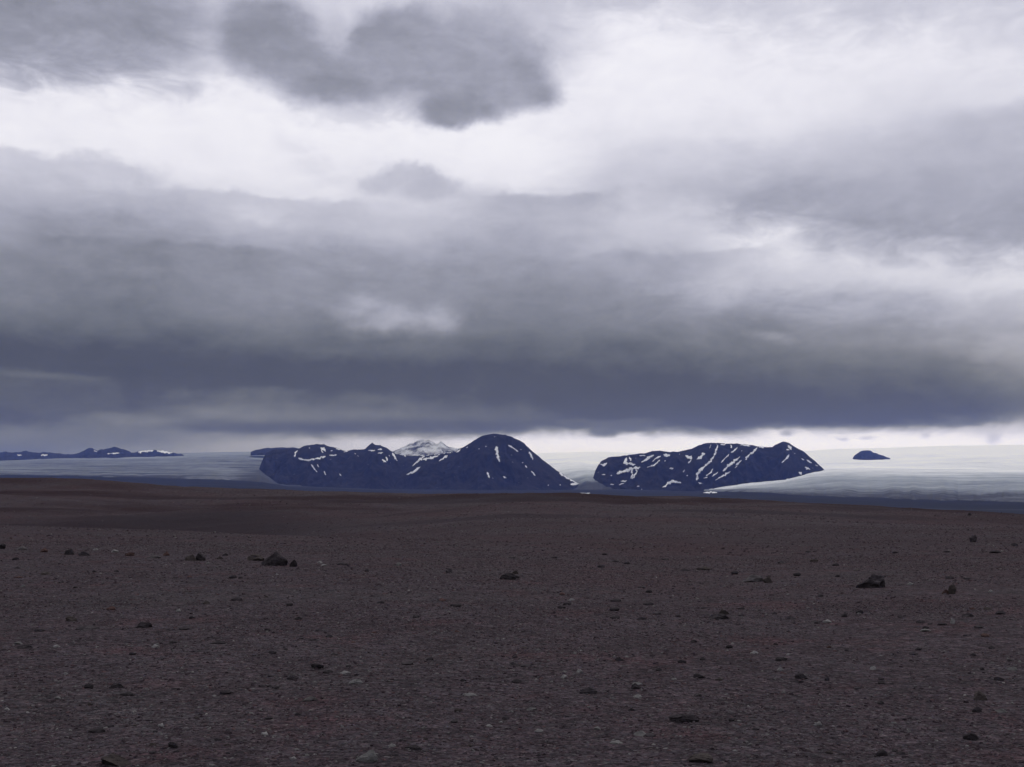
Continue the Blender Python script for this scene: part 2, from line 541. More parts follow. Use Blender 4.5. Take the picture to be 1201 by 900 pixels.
def mat_ice():
    m, t, b = new_mat('glacier_ice')
    p = wpos(t)
    at = t.node('ShaderNodeAttribute'); at.attribute_name = 'firn'
    n1 = t.noise(t.vmath('MULTIPLY', p, (0.0006, 0.0011, 0.001)), 1.0, 8, 0.62)
    n2 = t.noise(t.vmath('MULTIPLY', p, (0.0011, 0.0042, 0.0)), 1.0, 7, 0.66)
    n3 = t.noise(t.vmath('MULTIPLY', p, (0.008, 0.004, 0.008)), 1.0, 7, 0.72)
    f = t.math('ADD', at.outputs['Fac'], t.math('MULTIPLY', t.math('SUBTRACT', n1, 0.5), 0.65))
    f = t.math('ADD', f, t.math('MULTIPLY', t.math('SUBTRACT', n2, 0.5), 0.62))
    f = t.math('ADD', f, t.math('MULTIPLY', t.math('SUBTRACT', n3, 0.5), 0.40))
    c = t.ramp(f, [(0.0, (0.03, 0.033, 0.040)), (0.10, (0.09, 0.10, 0.115)), (0.26, (0.20, 0.225, 0.25)), (0.5, (0.36, 0.395, 0.425)),
                   (0.68, (0.58, 0.61, 0.64)), (0.85, (0.78, 0.80, 0.82)), (1.0, (0.93, 0.935, 0.94))])
    t.l.new(c, b.inputs['Base Color'])
    b.inputs['Roughness'].default_value = 0.7
    bump(t, b, t.math('ADD', n2, n3), 0.4, 18.0)
    return m


def mat_stone(name, c0, c1, c2):
    m, t, b = new_mat(name)
    tc = t.node('ShaderNodeTexCoord')
    oi = t.node('ShaderNodeObjectInfo')
    off = t.combine(t.math('MULTIPLY', oi.outputs['Random'], 30.0), 0.0, 0.0)
    p = t.vmath('ADD', wpos(t), off)
    n1 = t.noise(p, 11.0, 6, 0.65)
    n2 = t.noise(p, 90.0, 4, 0.7)
    c = t.ramp(n1, [(0.3, c0), (0.5, c1), (0.72, c2)])
    c = t.mix(t.step(n2, 0.3, 0.8, 0.0, 0.35), c, tuple(min(1, v * 1.5) for v in c1) + (1,))
    k = t.math('MULTIPLY_ADD', oi.outputs['Random'], 0.6, 0.72)
    kk = t.combine(k, k, k)
    c = t.mix(1.0, c, kk, 'MULTIPLY')
    t.l.new(c, b.inputs['Base Color'])
    b.inputs['Roughness'].default_value = 0.9
    bump(t, b, t.math('ADD', n1, t.math('MULTIPLY', n2, 0.4)), 0.8, 0.02)
    return m


def mat_pebble():
    m, t, b = new_mat('mixed_pebbles')
    oi = t.node('ShaderNodeObjectInfo')
    c = t.ramp(oi.outputs['Random'], [(0.0, (0.024, 0.018, 0.022)), (0.18, (0.040, 0.029, 0.033)), (0.42, (0.056, 0.041, 0.046)),
                                      (0.64, (0.062, 0.052, 0.057)), (0.74, (0.078, 0.046, 0.047)), (0.84, (0.078, 0.070, 0.072)),
                                      (0.955, (0.098, 0.092, 0.090)), (0.994, (0.135, 0.13, 0.122)), (1.0, (0.20, 0.19, 0.175))])
    n = t.noise(wpos(t), 60.0, 4, 0.7)
    k = t.step(n, 0.2, 0.8, 0.7, 1.3)
    kk = t.combine(k, k, k)
    c = t.mix(1.0, c, kk, 'MULTIPLY')
    t.l.new(c, b.inputs['Base Color'])
    b.inputs['Roughness'].default_value = 0.92
    return m


M_GRAVEL = mat_gravel(); M_PLAIN = mat_plain(); M_ROCK = mat_rock(); M_SNOWY = mat_rock('snow_streaked_rock', 0.35)
M_SNOW = mat_snow(); M_ICE = mat_ice(); M_PEB = mat_pebble()
M_DARK = mat_stone('dark_basalt', (0.017, 0.015, 0.017), (0.034, 0.029, 0.031), (0.070, 0.062, 0.063))
M_BROWN = mat_stone('brown_basalt', (0.030, 0.025, 0.024), (0.048, 0.040, 0.037), (0.080, 0.070, 0.062))
M_PALE = mat_stone('pale_stone', (0.09, 0.086, 0.082), (0.15, 0.145, 0.137), (0.23, 0.22, 0.21))
M_GREY = mat_stone('grey_basalt', (0.042, 0.038, 0.038), (0.068, 0.062, 0.061), (0.12, 0.112, 0.106))
M_RED = mat_stone('rusty_stone', (0.045, 0.028, 0.025), (0.075, 0.045, 0.040), (0.11, 0.078, 0.068))

# ------------------------------------------------------------------ terrain height
_u = np.array([-400, 0, 60, 100, 150, 200, 300, 430, 480, 560, 620, 680, 720, 800, 860, 960, 1000, 1100, 1200, 1600.])
_ps = np.array([561, 562, 562.5, 564, 568, 570, 572.5, 578.5, 579.5, 579, 578.5, 580.5, 583, 584.5, 587, 591.5, 594.5, 601, 607.5, 630.])
RS = np.array([SX(a) for a in _u]); RP = np.array([SZ(a) for a in _ps])
_cu = np.array([-400, 0, 200, 400, 600, 800, 1000, 1200, 1600.]); _cp = np.array([612, 617, 623, 631, 641, 652, 649, 641, 632.])
CS = np.array([SX(a) for a in _cu]); CP = np.array([SZ(a) for a in _cp])
CD = np.array([50, 47, 46, 42, 38, 35, 36, 38, 40.])
DEPTH = np.array([3.4, 3.4, 3.2, 1.6, 0.5, 0.3, 0.4, 0.6, 1.0])


def ground_h(x, y, detail=True):
    x = np.asarray(x, float); y = np.asarray(y, float)
    r = np.hypot(x, y)
    a = np.arctan2(x, y)
    ac = np.clip(a, -0.75, 0.75)
    s = np.tan(ac)
    d = r * np.cos(ac)
    zr = EYE + 235.0 * np.interp(s, RS, RP)
    dc = np.interp(s, CS, CD)
    zc = EYE + dc * np.interp(s, CS, CP)
    zh = zc - np.interp(s, CS, DEPTH)
    ks = [np.full_like(d, 9.0), dc, dc + 28.0, np.full_like(d, 150.0), np.full_like(d, 235.0), np.full_like(d, 420.0), np.full_like(d, 1050.0)]
    zm = zh + (zr - zh) * 0.50
    zs = [np.zeros_like(d), zc, zh, zm, zr, zr - 12.0, np.full_like(d, -118.0)]
    # monotone-ish cubic hermite through the knots
    m = []
    for i in range(len(ks)):
        if i == 0 or i == len(ks) - 1:
            m.append(np.zeros_like(d))
        else:
            s0 = (zs[i] - zs[i - 1]) / (ks[i] - ks[i - 1]); s1 = (zs[i + 1] - zs[i]) / (ks[i + 1] - ks[i])
            mm = np.where(s0 * s1 > 0, 2 * s0 * s1 / np.where(s0 + s1 == 0, 1, s0 + s1), 0.0)
            m.append(mm)
    z = np.zeros_like(d)
    for i in range(len(ks) - 1):
        w = (d >= ks[i]) & (d < ks[i + 1])
        h = ks[i + 1] - ks[i]
        t = np.clip((d - ks[i]) / h, 0, 1)
        v = (2 * t**3 - 3 * t**2 + 1) * zs[i] + (t**3 - 2 * t**2 + t) * h * m[i] + (-2 * t**3 + 3 * t**2) * zs[i + 1] + (t**3 - t**2) * h * m[i + 1]
        z = np.where(w, v, z)
    z = np.where(d >= 1050.0, -118.0, z)
    far = smooth((d - 60) / 60)
    z = z + fbm(x / 45, y / 30, 4, 3) * 1.6 * far * (1 - 0.55 * smooth((d - 190) / 40)) + fbm(x / 12, y / 7, 4, 5) * 0.34 * far
    z = z + fbm(x / 9, y / 9, 3, 8) * 0.05 * smooth((d - 4) / 8)
    if detail:
        z = z + fbm(x / 1.3, y / 1.3, 4, 9) * 0.022 + fbm(x / 0.3, y / 0.3, 1, 14) * 0.006 * (1 - smooth((d - 15) / 15))
    return z


def hit(px, py):
    """where the line of sight through a point of the photograph meets the gravel"""
    sx, sz = ray(px, py)
    d = np.concatenate([np.arange(4, 60, 0.02), np.arange(60, 300, 0.2)])
    g = ground_h(sx * d, d)
    k = np.argmax(EYE + sz * d < g)
    return sx * d[k], d[k], float(g[k])


# ------------------------------------------------------------------ ground
rr = np.concatenate([np.linspace(0.3, 3.5, 8), np.geomspace(4, 60, 300), np.geomspace(60.5, 300, 330), np.geomspace(302, 1150, 60)])
aa = np.concatenate([np.linspace(-math.pi, -0.62, 40)[:-1], np.linspace(-0.62, 0.62, 560), np.linspace(0.62, math.pi, 40)[1:]])
R_, A_ = np.meshgrid(rr, aa, indexing='ij')
GX = R_ * np.sin(A_); GY = R_ * np.cos(A_)
GZ = ground_h(GX, GY)
ground = grid_mesh('ground', GX, GY, GZ, M_GRAVEL)
tag(ground, 'dark brown gravel desert with a shallow hollow and low ridge', None, kind='structure')
sg = np.tan(np.clip(A_, -0.7, 0.7)); dg = R_ * np.cos(np.clip(A_, -0.7, 0.7))
dcg = np.interp(sg, CS, CD)


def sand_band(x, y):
    """darker ground tone with fewer pebbles: the hollow on the left, and thin streaks along the far slope"""
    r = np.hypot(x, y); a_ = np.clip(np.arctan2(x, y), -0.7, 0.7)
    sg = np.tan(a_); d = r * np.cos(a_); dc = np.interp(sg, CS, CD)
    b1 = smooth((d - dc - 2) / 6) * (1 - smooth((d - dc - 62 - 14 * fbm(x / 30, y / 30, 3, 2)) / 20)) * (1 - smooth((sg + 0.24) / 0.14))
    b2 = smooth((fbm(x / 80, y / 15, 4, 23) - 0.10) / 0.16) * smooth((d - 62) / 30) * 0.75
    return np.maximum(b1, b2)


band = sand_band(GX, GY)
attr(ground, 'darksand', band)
tone = smooth((dg - 14) / 110) * (0.42 + 1.5 * fbm(GX / 60, GY / 22, 5, 21, 0.55) + 0.4 * fbm(GX / 9, GY / 9, 4, 25))
attr(ground, 'slope_tone', np.clip(tone, 0, 0.95))

# ------------------------------------------------------------------ outwash plain
PT = {-500: (9500, 555), 0: (9800, 557), 150: (9600, 559.5), 250: (9200, 562), 306: (9000, 565), 335: (10400, 570), 450: (10600, 574), 655: (10700, 575),
      715: (10500, 574), 815: (10300, 577), 838: (8900, 576.3), 870: (8000, 577), 920: (7400, 579), 950: (7000, 581.5), 1050: (6600, 585), 1120: (6400, 587.5), 1200: (6300, 588.5), 1700: (6200, 590)}
PS = np.array([SX(a) for a in sorted(PT)]); PY0 = np.array([PT[a][0] for a in sorted(PT)], float); PP0 = np.array([SZ(PT[a][1]) for a in sorted(PT)])


def plain_h(x, y):
    s = np.clip(x / np.maximum(y, 1), -0.9, 0.9)
    yt = np.interp(s, PS, PY0)
    zt = EYE + yt * np.interp(s, PS, PP0)
    t = np.clip((y - 2500) / (yt - 2500), 0, 1) ** 1.3
    z = -104 + (zt + 104) * t
    return z + fbm(x / 900, y / 700, 5, 31) * 4.0 * smooth((y - 1500) / 3000)


yy = np.concatenate([[-3000, -1500, 0, 400], np.geomspace(700, 14000, 230), np.geomspace(15000, 34000, 12)])
xx = np.concatenate([np.linspace(-34000, -7000, 12), np.linspace(-6800, 6800, 500), np.linspace(7000, 34000, 12)])
PX_, PY_ = np.meshgrid(xx, yy)
plain = grid_mesh('outwash_plain', PX_, PY_, plain_h(PX_, PY_), M_PLAIN)
tag(plain, 'dark blue outwash plain stretching below the glaciers', None, kind='structure')

# ------------------------------------------------------------------ glaciers
GT = {
    -300: [(9500, 555), (12000, 547), (16000, 541), (22000, 535)],
    0: [(9800, 557), (11500, 550), (15000, 544), (21000, 538)],
    150: [(9600, 559), (11500, 552), (15000, 543), (21000, 533)],
    250: [(9200, 561), (11500, 552), (15000, 540.5), (21000, 530.5)],
    306: [(9000, 564), (11500, 554), (15000, 540), (21000, 529.5)],
    330: [(10500, 572), (12500, 566), (15500, 545), (21000, 531)],
    480: [(12500, 582), (14000, 566), (17000, 545), (22000, 534)],
    620: [(12300, 582), (13500, 562), (16000, 543), (22000, 532)],
    652: [(12000, 582), (12700, 566), (15000, 545), (22000, 531)],
    668: [(11300, 576), (12200, 563), (15000, 543), (22000, 531)],
    688: [(10600, 572), (11700, 561), (15000, 543), (22000, 530)],
    716: [(10700, 571), (11800, 562), (15000, 545), (22000, 530)],
    728: [(11800, 576), (12800, 566), (15500, 548), (22000, 531)],
    815: [(12300, 582), (13500, 566), (16500, 550), (22000, 534)],
    838: [(8900, 575.5), (10800, 573.5), (16000, 552), (24000, 532)],
    870: [(8000, 575), (10500, 569.3), (16000, 552), (24000, 531)],
    920: [(7400, 577), (10500, 564), (16000, 552), (24000, 530)],
    950: [(7000, 580), (10800, 556), (15500, 545), (24000, 529)],
    975: [(6900, 581), (10800, 553), (15500, 543.5), (24000, 527)],
    1050: [(6600, 584), (10800, 553), (15500, 543.5), (24000, 525)],
    1120: [(6400, 586.5), (10800, 554), (15500, 544), (24000, 523)],
    1200: [(6300, 587.5), (10800, 555), (15500, 544), (24000, 522)],
    1700: [(6200, 589), (10800, 556), (15500, 545), (24000, 522)],
}
gk = sorted(GT)
GSu = np.array([SX(u) for u in gk])
GYk = np.array([[a for a, b in GT[u]] for u in gk], float)
GPk = np.array([[SZ(b) for a, b in GT[u]] for u in gk], float)


def glacier(u0, u1, nx, label):
    s = np.linspace(SX(u0), SX(u1), nx)
    tt = np.linspace(-0.02, 1.15, 260)
    Sg, T = np.meshgrid(s, tt)
    K = [np.interp(s, GSu, GYk[:, k]) for k in range(4)]
    Pk = [np.interp(s, GSu, GPk[:, k]) for k in range(4)]
    toe_wob = fbm(s * 60, s * 0 + 3, 5, 41) * 420 + fbm(s * 220, s * 0 + 3, 3, 44) * 60
    toe_wob = toe_wob * (1 - smooth((SX(880) - s) / 0.05) * 0.7 * (s > SX(780)))
    K[0] = K[0] + toe_wob
    far = K[3] + 2000
    Kall = np.array(K + [far]); Pall = np.array(Pk + [Pk[3] - 0.001])
    tk = np.array([0, 0.4, 0.68, 0.92, 1.15])
    Yg = np.zeros_like(T); Zg = np.zeros_like(T)
    Zk = EYE + Kall * Pall
    for j in range(nx):
        Yg[:, j] = np.interp(T[:, j], tk, Kall[:, j])
    # heights along y as smooth curve: blend linear interpolation with convex toe
    for j in range(nx):
        Zg[:, j] = np.interp(Yg[:, j], Kall[:, j], Zk[:, j])
    ker = np.ones(15) / 15
    for j in range(nx):
        pad = np.pad(Zg[:, j], 7, mode='edge')
        Zg[:, j] = np.convolve(pad, ker, 'valid')
    Xg = Sg * Yg
    dt = Yg - K[0][None, :]
    Zg += fbm(Xg / 1500, Yg / 1200, 5, 51) * 14 * smooth(dt / 2000)
    Zg += fbm(Xg / 160, Yg / 140, 4, 57) * 4.0 * smooth(dt / 300)
    zp = plain_h(Xg, Yg)
    edge = smooth(dt / 900)
    Zg = Zg * edge + (1 - edge) * (zp + 16 * np.sqrt(np.clip(dt, 0, 900) / 300) - 1.0)
    Zg = np.where(dt < 0, zp - 30, Zg)
    o = grid_mesh('glacier', Xg, Yg, Zg, M_ICE)
    firn = 0.05 + (0.24 - 0.12 * (1 - smooth((Sg - SX(330)) / 0.1))) * smooth(dt / 1500) + (0.62 * smooth((Yg - 7300) / 5600) - 0.58 * smooth((SX(800) - Sg) / 0.05) * (1 - smooth((Yg - 10600) / 5200))) * smooth((Sg - SX(520)) / 0.10) \
        + 0.14 * smooth((Yg - 15000) / 6000) - 0.20 * smooth((Sg - SX(262)) / 0.035) * (1 - smooth((Sg - SX(420)) / 0.05)) * (1 - smooth((Yg - 11500) / 2500))
    attr(o, 'firn', firn)
    tag(o, label, None, kind='structure')
    return o


gl_left = glacier(-300, 470, 420, 'broad grey glacier lobe spreading below low hills on the left')
gl_mid = glacier(470, 820, 260, 'crevassed glacier tongue flowing between the domed and the long mountain')
gl_right = glacier(820, 1650, 520, 'wide white ice cap with a long grey snout on the right')


# ------------------------------------------------------------------ mountains
def mountain(sil, Yr, depth, label, base_py, nx=260, ny=110, mat=None, back=0.8, gexp=1.35, seed=60, rough=1.0, gully=1.0, name='mountain'):
    mat = mat or M_ROCK
    sil = sorted(sil)
    u = np.array([p[0] for p in sil], float)
    ss = np.array([ray(*p)[0] for p in sil]); sz = np.array([SZ(p[1]) for p in sil])
    s = np.linspace(ss[0], ss[-1], nx)
    hz = EYE + Yr * np.interp(s, ss, sz)
    hz = hz + (fbm((s - ss[0]) * Yr / 110, s * 0, 5, seed, 0.65)) * 13.0 * rough
    base = EYE + Yr * SZ(base_py) - 30
    H = np.maximum(hz - base, 1.0)
    Hm = H.max()
    front = depth * (0.25 + 0.75 * (H / Hm) ** 0.75)
    # vary the foot
    front = front * (1 + 0.18 * fbm((s - ss[0]) * Yr / 500, s * 0 + 9, 4, seed + 1))
    t = np.linspace(-1, back, ny)
    Sg, T = np.meshgrid(s, t)
    Yg = Yr + np.where(T < 0, T * front[None, :], T * depth)
    tt = np.clip(1 - np.abs(T), 0, 1)
    g = tt ** gexp * 0.72 + 0.28 * smooth(tt)
    Xg = Sg * Yg
    gul = ridged(Xg / (230), Yg / 900, 4, seed + 3) * 0.17 + fbm(Xg / 90, Yg / 130, 5, seed + 7) * 0.10
    w = np.clip(tt * (1 - tt) * 4, 0, 1) * H[None, :]
    Zg = base + H[None, :] * g + gul * gully * w * (1 - tt ** 6)
    # skyline must stay what the ridge says: nothing in front may rise above the line of sight
    lim = EYE + (hz[None, :] - EYE) / Yr * Yg - 2.0
    Zg = np.where(T < -0.001, np.minimum(Zg, lim), Zg)
    Zg = np.where(tt < 0.02, Zg - 25, Zg)
    o = grid_mesh(name, Xg, Yg, Zg, mat)
    tag(o, label, 'mountain' if False else None, kind='structure')
    return o


A_SIL = [(300, 556), (303, 552), (307, 541), (312, 531), (320, 528), (340, 526), (352, 525), (357, 522.5), (364, 521.5), (372, 520.5), (380, 521), (388, 524),
         (396, 526), (404, 528), (412, 528), (420, 527.5), (428, 526.5), (432, 523), (436.5, 518.8), (440, 521.5), (446, 522), (452, 524.5), (458, 528.5), (464, 532),
         (480, 534.5), (495, 534.5), (510, 533), (530, 531), (545, 531), (560, 548), (575, 566)]
D_SIL = [(440, 572), (462, 562), (478, 548), (492, 536), (505, 534), (520, 532), (534, 529.5), (543, 524.8), (550, 520), (557, 515), (565, 511), (574, 508.8), (583, 508.5),
         (592, 509.5), (600, 512), (608, 516), (614, 519.5), (620, 525), (628, 532), (638, 540), (648, 548), (657, 554), (666, 560), (678, 567), (690, 571), (705, 575)]
B_SIL = [(692, 570), (696, 559), (698.5, 551), (702, 544.5), (705.5, 540.3), (713, 537), (724, 535), (740, 533.5), (755, 531.5), (765, 529.5), (771, 528.8), (785, 530), (795, 530),
         (806, 527), (818, 523), (828, 520), (836, 519.6), (855, 520), (872, 520.4), (885, 522.5), (896, 524), (905, 524.3), (911, 521), (917, 518.2), (920, 518),
         (926, 520), (934, 525), (943, 530), (952, 537), (959, 543), (963, 547), (972, 557)]
mA = mountain(A_SIL, 12300, 1500, 'long flat topped dark mountain with a thin curved snow line, beside the left glacier', 574, nx=300, ny=130, gexp=1.1, seed=60)
mD = mountain(D_SIL, 11500, 1300, 'dark domed mountain with steep right flank, highest in the middle of the view', 575.5, nx=300, ny=130, gexp=1.25, seed=70, gully=0.7)
mB = mountain(B_SIL, 11800, 1250, 'dark long mountain streaked with many snow gullies, right of the centre glacier', 577, nx=340, ny=140, gexp=1.2, seed=80)
C_SIL = [(436, 534), (450, 531.5), (462, 529), (473, 525), (481, 519.5), (489, 517.5), (497, 515.5), (505, 517.5), (512, 520.5), (517, 517.0), (521, 519), (527, 523.5), (537, 525.5), (550, 528), (570, 536)]
mC = mountain(C_SIL, 15500, 1200, 'pale snow covered peak showing behind the saddle left of the dome', 548, nx=160, ny=70, seed=90, mat=M_SNOWY, rough=2.4)
H1 = [(-120, 533), (-60, 529.5), (-20, 531), (5, 530.5), (30, 529.5), (52, 531), (70, 532), (84, 533), (92, 531), (100, 528), (108, 525.5), (114, 528), (122, 526.5), (135, 525), (145, 526.5),
      (154, 530.5), (164, 529.8), (172, 528.2), (186, 527.8), (198, 530.2), (208, 532), (216, 534)]
mH = mountain(H1, 19000, 1300, 'low jagged dark hills beyond the left glacier, half under the cloud', 539.5, nx=360, ny=60, seed=100, name='hill_range', rough=2.0)
H2 = [(294, 530), (300, 527.5), (308, 526), (325, 524.8), (345, 525), (360, 528)]
mH2 = mountain(H2, 17000, 700, 'low flat dark hill behind the left end of the flat topped mountain', 531, nx=70, ny=40, seed=110, name='hill')
N1 = [(1000, 537), (1002.5, 533.8), (1005, 532), (1008, 529.6), (1012, 528.4), (1017, 527.8), (1021, 528.6), (1025, 531.2), (1030, 532.6), (1035, 534.2), (1041, 536.0), (1044, 537)]
mN = mountain(N1, 17300, 420, 'small dark rock island rising out of the white ice cap', 539.5, nx=70, ny=50, seed=120, rough=1.0)
N2 = [(1032, 531.5), (1035, 529.9), (1039, 529.5), (1043, 531.2)]
mN2 = mountain(N2, 21200, 200, 'tiny dark rock outcrop just right of the rock island on the ice cap', 533, nx=30, ny=30, seed=130, rough=0.3)
N3 = [(952, 535.6), (955, 534), (959, 533.6), (963, 535.2)]
mN3 = mountain(N3, 20800, 120, 'tiny dark outcrop just beyond the right end of the streaked mountain', 536, nx=30, ny=30, seed=140, rough=0.3)


# ------------------------------------------------------------------ snow patches lying on the slopes
def snow_on(ob, patches, lift=4.0):
    vs = [v.co for v in ob.data.vertices]
    bvh = BVHTree.FromPolygons(vs, [tuple(p.vertices) for p in ob.data.polygons])
    eye = Vector((0, 0, EYE))

    def cast(px, py):
        sx, sz = ray(px, py)
        d = Vector((sx, 1.0, sz)).normalized()
        return bvh.ray_cast(eye, d)
    for pi, (pts, ws) in enumerate(patches):
        if not isinstance(ws, (list, tuple)):
            ws = [ws] * len(pts)
        if len(pts) == 1:
            x, y = pts[0]; k = ws[0]
            pts = [(x - k * 0.7, y + 0.2), (x, y), (x + k * 0.7, y - 0.1)]; ws = [k * 0.5, k, k * 0.5]
        P = np.array(pts, float); Wd = np.array(ws, float) * 1.5
        seg = np.concatenate([[0], np.cumsum(np.hypot(*np.diff(P, axis=0).T))])
        n = max(5, int(seg[-1] / 0.55))
        q = np.linspace(0, seg[-1], n)
        cx = np.interp(q, seg, P[:, 0]); cy = np.interp(q, seg, P[:, 1]); w = np.interp(q, seg, Wd)
        r_ = random.Random(pi * 13 + len(ob.name) + int(P[0, 0]))
        tx = np.gradient(cx); ty = np.gradient(cy); L = np.hypot(tx, ty) + 1e-6
        nx_, ny_ = -ty / L, tx / L
        o1 = r_.random() * 50
        jit = lambda a: fbm(np.arange(n) * 0.30 + o1 + a, np.zeros(n) + a, 3, 3)
        w1 = w * np.clip(0.62 + 0.75 * jit(2), 0.08, 2); w2 = w * np.clip(0.62 + 0.75 * jit(7), 0.08, 2)
        cap = np.clip(np.minimum(q, seg[-1] - q) / 2.2, 0.0, 1) ** 0.6 * 0.9 + 0.1
        w1 *= cap; w2 *= cap
        cols = 5
        verts = []; ok = True
        for i in range(n):
            for c in range(cols):
                f = c / (cols - 1)
                off = -w1[i] * (1 - f) + w2[i] * f
                h = cast(cx[i] + nx_[i] * off, cy[i] + ny_[i] * off)
                if h[0] is None:
                    verts.append(None)
                else:
                    nn = h[1] if h[1].z > 0 else -h[1]
                    k = lift if 0 < c < cols - 1 else -2.0
                    verts.append(h[0] + nn * k)
        bm = bmesh.new()
        bv = [bm.verts.new(v) if v is not None else None for v in verts]
        for i in range(n - 1):
            for c in range(cols - 1):
                f = [bv[i * cols + c], bv[i * cols + c + 1], bv[(i + 1) * cols + c + 1], bv[(i + 1) * cols + c]]
                if any(x is None for x in f):
                    continue
                dd = [x.co.y for x in f]
                if max(dd) - min(dd) > 400:
                    continue
                bm.faces.new(f)
        for v in [v for v in bm.verts if not v.link_faces]:
            bm.verts.remove(v)
        if len(bm.faces) == 0:
            bm.free(); continue
        bmesh.ops.recalc_face_normals(bm, faces=bm.faces)
        me = bpy.data.meshes.new('snow_patch')
        bm.to_mesh(me); bm.free()
        me.materials.append(M_SNOW)
        for p in me.polygons: p.use_smooth = True
        o = bpy.data.objects.new('snow_patch', me)
        C.objects.link(o)
        o.parent = ob


snow_on(mA, [
    ([(349, 528.5), (346, 531.5), (345.5, 536)], 1.2), ([(350, 537.5), (354, 539.5), (361, 540), (370, 538.5), (377, 537), (382, 535.5)], 1.1),
    ([(376, 525.5), (379, 527), (382, 530)], [1.5, 3, 1.2]), ([(377, 528), (379, 531.5)], 0.8), ([(389, 529)], 1.6), ([(386, 534), (391, 534.3), (395, 534)], 0.9),
    ([(363, 525.8)], 1), ([(403, 530.5), (408, 529.5)], 0.9), ([(365, 545), (368, 549), (372, 554)], 1.0), ([(372, 545), (374, 548.5)], 0.7),
    ([(380, 553), (382, 557.5)], 1.1), ([(398, 556), (400, 558.5)], 1.0), ([(432, 528.5), (440, 528.7)], 0.9), ([(443, 527.8), (448, 527.2)], 1.1),
    ([(443, 531.7), (449, 531.2)], 1.0), ([(448, 539), (451, 541), (453, 542.5)], 1.2), ([(452.5, 536), (454.5, 541)], 1.2),
    ([(460, 531.5), (463, 536), (466, 541)], 1.3), ([(456, 534), (457, 536)], 0.7), ([(473, 533.5), (476, 536)], 1.1), ([(394, 526.5), (399, 527.6)], 0.8),
    ([(416, 532), (417, 533)], 0.7)])
snow_on(mD, [
    ([(582, 523.5), (582.5, 530), (583.5, 536), (586, 542)], [1.8, 2.6, 1.6, 0.8]), ([(596, 522.5), (602, 526), (608, 530)], 0.9),
    ([(620.5, 530), (623, 535), (625, 539.5)], [1.2, 1.8, 0.8]), ([(613, 543)], 1.0), ([(616, 546), (618, 549)], 1.1), ([(623, 553), (626, 556), (628, 558.5)], 1.2),
    ([(571, 554), (573, 558), (574, 561)], 1.3), ([(590, 559), (594, 561)], 1.2), ([(570, 524)], 1.0), ([(562, 526.8)], 0.8),
    ([(484, 547), (489, 542), (494, 538), (498, 534.5)], [0.8, 1.1, 2.0, 2.2]), ([(496, 539), (505, 537.5), (514, 535)], [1.4, 1.9, 1.0]),
    ([(477, 557), (485, 554), (493, 548)], 1.2), ([(515, 541), (520, 538), (525, 534.5)], [0.8, 1.2, 1.5]),
    ([(508, 533), (517, 531.8), (527, 530.6), (537, 528)], [1.2, 1.8, 1.6, 0.8]), ([(535, 531), (540, 527.5)], 1.0), ([(547, 525.5), (549, 524.5)], 0.7),
    ([(656, 554.8), (662, 558.5), (668, 562)], 1.4), ([(668, 562.5), (676, 566.5), (682, 569)], 1.0), ([(669, 568.2), (677, 568.6)], 1.3), ([(643, 569.3)], 1.0), ([(657, 569.2)], 1.1),
    ([(611, 527.5)], 0.7)])
